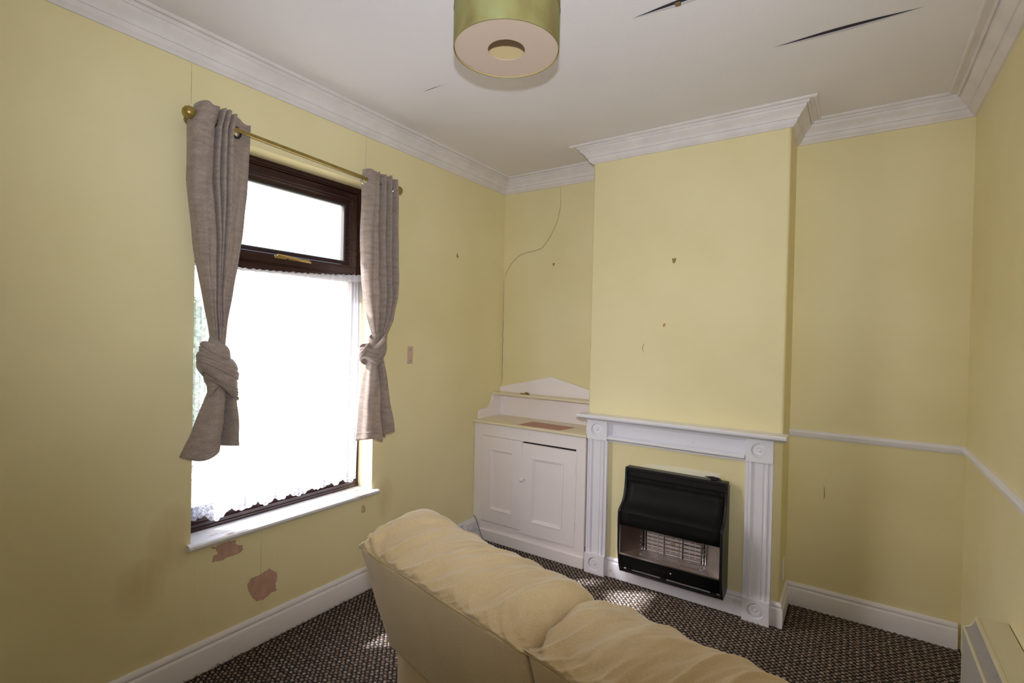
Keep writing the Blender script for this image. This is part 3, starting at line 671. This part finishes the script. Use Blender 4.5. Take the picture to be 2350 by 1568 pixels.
# ================================================================ CURTAINS
def curtain(label, prof, edges, knot, tail, side):
    """prof: top cross-section (y, x offset); edges: (z, y left, y right, depth) rows down to the neck"""
    root = thing('curtain', label, 'curtain', (.09, (edges[0][1]+edges[0][2])/2, edges[-1][0]))
    n = 220; q = catmull([(p[0], p[1], 0) for p in prof], n)
    ymin, ymax = min(p.x for p in q), max(p.x for p in q)
    zs = [e[0] for e in edges][::-1]; rows = []; NZ = 150
    g = lambda k, z: interp(z, zs, [e[k] for e in edges][::-1])
    for j in range(NZ+1):
        z = edges[0][0]+(edges[-1][0]-edges[0][0])*j/NZ; row = []
        tt = j/NZ; a, b, dp = g(1, z), g(2, z), g(3, z)
        for i, p in enumerate(q):
            u = (p.x-ymin)/(ymax-ymin)
            # lateral sway of folds as they gather
            uu = u+.030*math.sin(3.1*tt*pi+u*9)*tt
            y = a+(b-a)*uu; x = .09+p.y*dp+.010*tt*math.sin(u*40+tt*7)*(1-tt*.5)
            zz = z+(.005*math.sin(u*19+.6)+.006*noise.noise((u*10, 0, side)))*math.exp(-tt*30)
            zz -= .018*u if False else 0
            nn = noise.noise((u*6+side*5, tt*7, 1.3))*.008*tt
            row.append((max(.008, x+nn), y+nn*.6, zz+(rodz(y)-rodz(-1.8))))
        rows.append(row)
    # eyelets where the cloth crosses the pole, with the cloth cut away inside each ring
    cnt = 0; dm = MB().grid(rows); eye = []
    for i in range(1, n):
        if (q[i-1].y < .0) != (q[i].y < .0):
            u = (q[i].x-ymin)/(ymax-ymin); y = edges[0][1]+(edges[0][2]-edges[0][1])*u
            d = Vector((q[i].y-q[i-1].y, q[i].x-q[i-1].x, 0)).normalized()
            nrm = Vector((d.y, -d.x, 0)); cnt += 1
            eye.append(Vector((.09, y, rodz(y)-.012)))
            MB().torus((.09, y, rodz(y)-.012), .0215, .0050, nrm).build('eyelet', M_dark2 if side < 0 else M_chrome, root, smooth=True, angle=180)
    def inside(f):
        c_ = sum((Vector(dm.v[i_]) for i_ in f), Vector())/4
        return any((c_-e_).length < .0205 for e_ in eye)
    dm.f = [f for f in dm.f if not inside(f)]
    dm.build('drape', M_curtain, root, smooth=True, angle=180, solid=.003)
    # knot: layered wraps of cloth running diagonally round the gathered neck
    (ky, kz, ry, rz, rx, slant) = knot
    def wrap(off, R1, R2, half, tilt, amp, seed):
        # wide band wound round the neck, section rounded and pinched at edges
        P = []; N = 72
        for i in range(N):
            a = 2*pi*i/N; row = []
            for k in range(31):
                v = (k/30-.5)*2; bul = math.sqrt(max(0, 1-v**4*.85))
                vv = v+.22*math.sin(a*1.0+seed*2); cr = -.0065*math.exp(-((vv-.32)/.07)**2)-.0065*math.exp(-((vv+.28)/.06)**2)-.004*math.exp(-((vv-.02)/.05)**2)+.005*noise.noise((v*1.6+seed, a*.8, .5))
                r = .50+.5*bul
                yy = math.cos(a)*(R1*r+cr); xx = math.sin(a)*(R2*r+cr); zz = v*half*(1+.25*math.sin(a*1+seed))
                z2 = zz+yy*math.tan(tilt)+.006*math.sin(2*a+seed)
                row.append((max(.006, .085+xx+.01), ky+off[0]+yy, kz+off[1]+z2))
            P.append(row)
        return MB().grid(P, cu=True)
    for w_ in knot_wraps[side]:
        wrap(*w_).build('knot', M_curtain, root, smooth=True, angle=180, solid=.003)
    # tail below the knot
    tz = [e[0] for e in tail][::-1]; g2 = lambda k, z: interp(z, tz, [e[k] for e in tail][::-1]); rows = []
    fq_ = catmull([(p[0], p[1], 0) for p in tail_prof[side]], 140)
    for j in range(46):
        t_ = j/45; row = []
        for i, p in enumerate(fq_):
            u = p.x; zt, zb = tail[0][0], tail[-1][0]
            zb_ = zb+tail_hem[side](u); z = zt+(zb_-zt)*t_; zc = zt+(zb-zt)*t_
            a, b, dp = g2(1, zc), g2(2, zc), g2(3, zc)
            nn = noise.noise((u*5+side*3, t_*3.5, 4.2))*.010
            row.append((max(.007, .09+p.y*dp+nn), a+(b-a)*u, z))
        rows.append(row)
    MB().grid(rows).build('tail', M_curtain, root, smooth=True, angle=180, solid=.004)
    hem = rows[41]; MB().tube([(p[0]+.003, p[1], p[2]) for p in hem], .0018, 4, False).build('hem_seam', M_curtain, root)
    return root
knot_wraps = {
 -1: [((-.010, .045), .060, .052, .055, -.50, .005, .3), ((.000, -.002), .080, .064, .058, -.52, .006, 1.7), ((.016, -.058), .066, .056, .040, -.66, .005, 2.9), ((0, .02), .040, .036, .11, 0, .003, 4.0)],
  1: [((.014, .026), .062, .056, .046, .62, .005, .8), ((-.026, -.014), .066, .056, .042, -.25, .005, 2.2), ((.0, .0), .034, .034, .085, 0, .003, 3.1), ((-.072, .026), .030, .030, .014, .8, .003, 5.0)],
}
tail_prof = {
 -1: [(0, -.02), (.10, .02), (.22, .045), (.35, .05), (.50, .04), (.60, .0), (.63, -.04), (.66, -.01), (.74, .04), (.84, .05), (.90, .0), (.93, -.03), (1.0, -.02)],
  1: [(0, -.03), (.06, .0), (.12, .035), (.30, .05), (.50, .045), (.62, .02), (.66, -.01), (.68, .03), (.74, .055), (.86, .058), (.95, .03), (1.0, -.01)],
}
tail_hem = {-1: lambda u: -.018*math.sin(u*pi*2.2+.2)+.05*max(0, u-.62)*1.6, 1: lambda u: .012*math.sin(u*9)+.012*u+(.02 if u > .68 else 0)}
curtain('taupe eyelet curtain knotted at the left side of the window, nearest the camera',
  [(0, -.035), (.0, .0), (.02, .030), (.10, .044), (.24, .044), (.31, .02), (.32, -.03), (.34, -.035), (.35, .03), (.375, .044), (.40, .03), (.41, -.03), (.43, -.033), (.44, .03), (.465, .044), (.49, .03), (.50, -.03), (.52, -.035), (.53, .03), (.555, .046), (.58, .040), (.60, .018), (.655, .0), (.76, -.016), (.90, -.028), (1.0, -.034)],
  [(2.415, -2.322, -2.088, 1), (2.33, -2.350, -2.090, 1), (2.1, -2.352, -2.098, .95), (1.9, -2.325, -2.120, .9), (1.7, -2.300, -2.155, .8), (1.55, -2.275, -2.178, .65), (1.43, -2.255, -2.195, .5), (1.36, -2.25, -2.20, .4)],
  (-2.232, 1.330, .055, .09, .05, -.45),
  [(1.27, -2.250, -2.175, .5), (1.20, -2.275, -2.150, .8), (1.10, -2.315, -2.138, 1.0), (.98, -2.362, -2.128, 1.2)], -1)
curtain('taupe eyelet curtain knotted at the right side of the window, farther from the camera',
  [(0, -.02), (.03, .01), (.10, .032), (.22, .040), (.34, .036), (.38, -.02), (.42, -.034), (.46, .02), (.52, .046), (.58, .02), (.60, -.03), (.64, -.033), (.67, .02), (.72, .045), (.77, .02), (.79, -.03), (.83, -.03), (.86, .02), (.92, .046), (1.0, .02)],
  [(2.410, -1.468, -1.255, 1), (2.33, -1.475, -1.247, 1), (2.1, -1.478, -1.243, 1), (1.9, -1.470, -1.238, .95), (1.72, -1.450, -1.235, .9), (1.60, -1.428, -1.262, .75), (1.50, -1.392, -1.315, .5), (1.43, -1.385, -1.322, .4)],
  (-1.388, 1.388, .05, .07, .05, .4),
  [(1.36, -1.415, -1.325, .5), (1.28, -1.440, -1.312, .7), (1.10, -1.462, -1.280, .9), (.90, -1.470, -1.248, 1.05)], 1)

# ================================================================ NET CURTAIN
nc = thing('net_curtain', 'sheer white net curtain with scalloped lace hem on a wire across the lower window', 'curtain', (-.09, -1.8, 1.2))
rows = []
for j in range(61):
    t_ = j/60; row = []
    for i in range(241):
        u = i/240; y = -2.272+u*(.952); wire = 1.798+.047*u-.014*math.sin(pi*u)
        hem = .652-.020*abs(math.sin(u*pi*9+.6*math.sin(u*14)))+.022*noise.noise((u*11, 0, 0))-.007*abs(math.sin(u*pi*31))
        z = wire+.0025*math.sin(u*170)*(j == 0)+(hem-wire)*t_
        gat = (.006*math.sin(u*2*pi*42)+.004*math.sin(u*2*pi*17+1))*(.35+.65*math.exp(-t_*3))+.010*math.sin(u*2*pi*6+2.2)*t_
        edge = .018*t_*math.sin(t_*5)*(u > .97)
        row.append((-.098+gat, y+edge-(.012*u*t_), z))
    rows.append(row)
MB().grid(rows).build('net', M_net, nc, smooth=True, angle=180)
MB().grid([[(p[0]+.002, p[1], p[2]+.001) for p in rows[0]], [(p[0]+.002, p[1], p[2]) for p in rows[2]]]).build('heading_tape', M_net, nc, smooth=True)
MB().grid([[(p[0]-.002, p[1], p[2]-.002) for p in rows[0]], [(p[0]-.003, p[1], p[2]) for p in rows[2]]]).build('heading_lining', M_net, nc, smooth=True, angle=180)
MB().tube([(p[0], p[1], p[2]-.008) for p in rows[0][::6]], .0022, 6).build('wire', simple('net_wire', (.75, .75, .75, 1), .4), nc, smooth=True)

# ================================================================ PENDANT SHADE
LX, LY, LZ = 1.382, -1.972, 2.423; R_ = .171
lp = thing('pendant_lamp', 'olive green drum pendant shade hanging from the ceiling', 'lamp', (LX, LY, H))
HS = .205
MB().lathe([(R_, 0), (R_, HS), (R_-.0025, HS), (R_-.0025, 0), (R_, 0)], (LX, LY, LZ), 'z', 96).build('shade', [M_shade], lp, smooth=True, angle=40)
MB().lathe([(R_-.003, .001), (R_-.003, HS-.001)], (LX, LY, LZ), 'z', 96).build('shade_lining', M_lining, lp, smooth=True)
MB().lathe([(.060, .004), (.060, .0065), (R_-.004, .0065), (R_-.004, .004), (.060, .004)], (LX, LY, LZ), 'z', 96).build('diffuser', M_disc, lp, smooth=True, angle=30)
MB().lathe([(.060, HS-.012), (.085, HS-.012)], (LX, LY, LZ), 'z', 48).lathe([(R_-.02, HS-.014), (R_-.003, HS-.014)], (LX, LY, LZ), 'z', 48).build('top_ring', M_lining, lp)
MB().torus((LX, LY, LZ+.125), R_+.0004, .0010, (0, 0, 1), 96, 6).build('trim_cord', simple('brown_trim', col(120, 80, 50), .7), lp, smooth=True)
MB().torus((LX, LY, LZ+HS-.004), R_-.004, .002, (0, 0, 1), 96, 6).build('wire_ring', M_chrome, lp, smooth=True)
MB().torus((LX, LY, LZ+HS-.030), .022, .002, (0, 0, 1), 24, 6).build('gimbal_ring', M_chrome, lp, smooth=True)
for k in range(3):
    a = k*2*pi/3+.4; MB().tube([(LX+.022*math.cos(a), LY+.022*math.sin(a), LZ+HS-.030), (LX+(R_-.005)*math.cos(a), LY+(R_-.005)*math.sin(a), LZ+HS-.005)], .0016, 6).build('gimbal_arm', M_chrome, lp, smooth=True)
MB().lathe([(0, .075), (.018, .075), (.021, .05), (.021, .02), (.016, .0), (.0, 0)], (LX, LY, LZ+.13), 'z', 24).build('lampholder', M_bulb, lp, smooth=True)
MB().tube([(LX, LY, LZ+.2), (LX, LY, H-.03)], .0035, 8).build('flex', M_bulb, lp, smooth=True)
MB().lathe([(0, -.032), (.012, -.032), (.030, -.018), (.040, -.004), (.041, 0)], (LX, LY, H), 'z', 32).build('ceiling_rose', M_bulb, lp, smooth=True)

# ================================================================ WALL CONVECTOR on the right wall
hx = thing('convector_heater', 'cream wall mounted electric convector heater with slotted top grille', 'heater', (W, -1.3, .1))
ya, yb = -1.75, -.905
cove = [(2.682, .500), (2.690, .5015), (2.699, .506), (2.707, .515), (2.712, .528), (2.718, .545)]
body = [(W-.004, .545), (W-.004, .12), (2.70, .12), (2.682, .14)]+cove
for y0, y1 in ((yb-.012, yb), (ya, ya+.012)): MB().prism(body, 1, y0, y1).build('end_cap', M_cream, hx, bevel=.001)
MB().box(2.722, W-.004, ya+.012, yb-.012, .530, .544).build('top_panel', M_cream, hx)
MB().box(2.682, 2.69, ya+.012, yb-.012, .14, .492).build('front_panel', M_creamf, hx)
MB().box(2.681, 2.690, ya+.012, yb-.012, .492, .501).build('front_rail', M_cream, hx, bevel=.002)
MB().box(2.713, 2.724, ya+.012, yb-.012, .532, .5455).build('back_rail', M_cream, hx, bevel=.002)
MB().grid([[(x+.006, y, z-.008) for x, z in cove] for y in (ya+.012, yb-.012)]).build('grille_back', M_hole, hx)
slat = None
y = yb-.017; k = 0
while y > ya+.016 and k < 160:
    if slat is None:
        m = MB(); pts = cove+[(x+.005, z-.006) for x, z in cove[::-1]]; m.prism(pts, 1, -.0014, .0014); slat = m.build('grille_slat', M_grille, None); o = slat
    else: o = slat.copy(); C.objects.link(o)
    o.parent = hx; o.matrix_parent_inverse = hx.matrix_world.inverted(); o.location = (0, y, 0); y -= .0052; k += 1
ch = MB().tube(catmull([(2.728, -1.75, .552), (2.735, -1.60, .552), (2.75, -1.50, .555), (2.775, -1.47, .553), (2.795, -1.50, .552), (2.797, -1.62, .552)], 30), .0035, 8).build('lead', M_dark2, smooth=True)
tag(ch, 'thin dark cable looped on top of the cream heater', 'cable')

# ================================================================ SOFA seen from behind
ang = math.atan2(-.203, .979)
sf = thing('sofa', 'cream fabric reclining sofa seen from behind in the foreground', 'sofa', (1.142, -2.333, 0), ang)
def local(m, name, mat, par=None, **kw):
    o = m.build(name, mat, None, **kw); o.parent = par or sf; return o
# back section profile in (n forward, z): seam at (0,.87)
low = [(.100, .552), (.080, .62), (.052, .70), (.022, .80), (.002, .862)]
topc = [(0, .872), (.004, .893), (.020, .918), (.055, .942), (.10, .957), (.15, .962), (.20, .955), (.25, .930), (.285, .88), (.30, .80), (.31, .70), (.33, .60), (.35, .50)]
def back(u0, u1, zscale=1.0, seed=0, lift=0):
    uL = u1-u0; NU = 190; prof = catmull([(p[0], p[1], 0) for p in topc], 90); ctr = Vector((.16, .74, 0)); rows = []
    for i in range(NU+1):
        u = i/NU; x = u0+uL*u; e = min(u, 1-u)*uL
        rr = max(0, 1-e/(.075 if (u < .5 and u0 < .1) else .065)); sh = math.sqrt(max(0, 1-rr*rr))     # rounded ends of the cushion
        row = []
        for k, p in enumerate(prof):
            t_ = k/(len(prof)-1); wt = min(1, t_*12)                # anchored to the seam
            q = Vector((p.x, p.y, 0)); cc = Vector((q.x*.0+.14, .80, 0))
            outer = u < .5 and u0 < .1
            s_ = 1-(1-sh)*(min(1, t_*4)*.30 if outer else min(1, t_*9)*.36)*wt
            q2 = cc+(q-cc)*s_ if wt > 0 else q
            # gathers radiating up from the seam and in from the crease
            sl = x*1.0-t_*.28; r1 = 1-abs(noise.noise((sl*15+seed, t_*2.2, seed)))*2; r2_ = 1-abs(noise.noise((sl*34+seed, t_*3+x*2, 7+seed)))*2
            wv = (.0090*(r1*abs(r1)-.15)+.0045*(r2_*abs(r2_)-.15)*math.exp(-t_*2.2))*wt*math.exp(-max(0, t_-.45)*3)
            r3 = 1-abs(noise.noise((sl*62+seed, t_*5+x*5, 11+seed)))*2; wv += .0020*(r3*abs(r3)-.15)*wt
            wv += .010*noise.noise((x*9+t_*2+seed, t_*3.2-x*2, seed))*wt
            nr = noise.noise((x*22+t_*7+seed, t_*4+x*3, 3+seed)); wv += .0060*(1-abs(nr)*2.4)*wt*math.exp(-t_*1.5)*(.2+1.6*math.exp(-e*9))
            d = (q2-Vector((.15, .80, 0))).normalized()
            q2 = q2+d*wv
            q2.y -= (.027*(min(1, u/.25) if u0 < .1 else 1)+(.002 if u0 < .1 else .014))*min(1, t_*5)*math.exp(-max(0, t_-.6)*3)
            row.append((x+(.012*rr*(1 if u < .5 else -1)*wt*outer), q2.x, q2.y*1.0+lift))
        rows.append(row)
    for r_, at_ in ((rows[0], 0), (rows[-1], 1)):        # close both ends of the cushion
        cc = (sum(p[1] for p in r_)/len(r_), sum(p[2] for p in r_)/len(r_)); xe = r_[0][0]
        caps = [[(p[0], cc[0]+(p[1]-cc[0])*k_, cc[1]+(p[2]-cc[1])*k_) for p in r_] for k_ in (.9, .75, .5, .2, 0)]
        rows = caps[::-1]+rows if at_ == 0 else rows+caps
    o = local(MB().grid(rows), 'back_cushion', M_sofa, smooth=True, angle=180)
    # flat rear panel with a rounded lower edge
    pl_ = catmull([(.120, .528, 0), (.110, .536, 0)]+[(a, b, 0) for a, b in low]+[(0, .872, 0)], 30); rows = []
    for i in range(50):
        u = i/49; x = u0+uL*u; row = []
        for k, p in enumerate(pl_):
            b = .010*math.sin(pi*min(1, k/29))*math.sin(pi*u)**.5; e = min(u, 1-u)*uL; rr = max(0, 1-e/.02)
            row.append((x+.006*rr*(1 if u < .5 else -1), p.x-b+.010*rr*rr+.003*noise.noise((x*4, p.y*5, seed)), p.y+lift))
        rows.append(row)
    local(MB().grid(rows), 'rear_panel', M_sofa, smooth=True, angle=180)
    # end faces of the section
    for x, sg in ((u0, 1), (u1, -1)):
        pts = [(a, b) for a, b in [(.120, .528)]+low]+[(p[0], p[1]) for p in topc]
        cxn = Vector((.14, .80)); pts = [(cxn.x+(a-cxn.x)*.58, cxn.y+(b-cxn.y)*.58) if b > .885 or a > .2 else (a+.010, b) for a, b in pts]
        local(MB().prism([(a, b+lift) for a, b in pts], 0, x+sg*.004, x+sg*.012), 'end_panel', M_sofa)
    local(MB().tube([(u0+.004+(uL-.008)*i/30, -.0015+.004*noise.noise((i*.3, seed, 0)), .870+lift) for i in range(31)], .0014, 6), 'seam', M_piping, smooth=True)
back(.0, .681, seed=1.3); back(.681, 1.36, seed=4.1, lift=.006)
# lower body behind and below the back, seats, arms, feet
def pad(x0, x1, y0, y1, z0, z1, r, name, seed, amp=.006, nx=26, ny=26, nz=14):
    m = MB(); cx, cy, cz = (x0+x1)/2, (y0+y1)/2, (z0+z1)/2; hx_, hy_, hz_ = (x1-x0)/2, (y1-y0)/2, (z1-z0)/2
    def shp(p):
        v = Vector(p); q = Vector((max(-hx_+r, min(hx_-r, v.x)), max(-hy_+r, min(hy_-r, v.y)), max(-hz_+r, min(hz_-r, v.z))))
        d = v-q; v = q+d.normalized()*r if d.length > 1e-6 else v
        a = amp*noise.noise((v.x*7+seed, v.y*7, v.z*5)); w = v+Vector((cx, cy, cz)); return w+v.normalized()*a
    def face(ax, sg, na, nb):
        o_ = [i for i in range(3) if i != ax]; hh = (hx_, hy_, hz_); rows = []
        for i in range(na+1):
            row = []
            for j in range(nb+1):
                p = [0, 0, 0]; p[ax] = sg*hh[ax]; p[o_[0]] = hh[o_[0]]*(2*i/na-1); p[o_[1]] = hh[o_[1]]*(2*j/nb-1); row.append(shp(p))
            rows.append(row)
        m.grid(rows)
    for ax in range(3):
        for sg in (-1, 1): face(ax, sg, 22, 22)
    return local(m, name, M_sofa, smooth=True, angle=60)
pad(-.014, 1.348, .130, .330, .07, .56, .030, 'rear_body', 2.2, .012)
pad(.012, .215, .300, .775, .06, .515, .05, 'arm', 5.1); pad(1.145, 1.348, .300, .775, .06, .515, .05, 'arm', 6.3)
pad(.22, .678, .300, .78, .22, .42, .05, 'seat_cushion', 7.7); pad(.684, 1.14, .300, .78, .22, .42, .05, 'seat_cushion', 8.8)
pad(.22, 1.14, .32, .75, .06, .22, .02, 'base', 9.9, .002)
for x, y in ((.06, .19), (1.28, .19), (.06, .72), (1.28, .72)): local(MB().lathe([(.022, 0), (.026, .07)], (x, y, 0), 'z', 12).box(x-.01, x+.01, y-.01, y+.01, 0, .07), 'foot', M_wood)
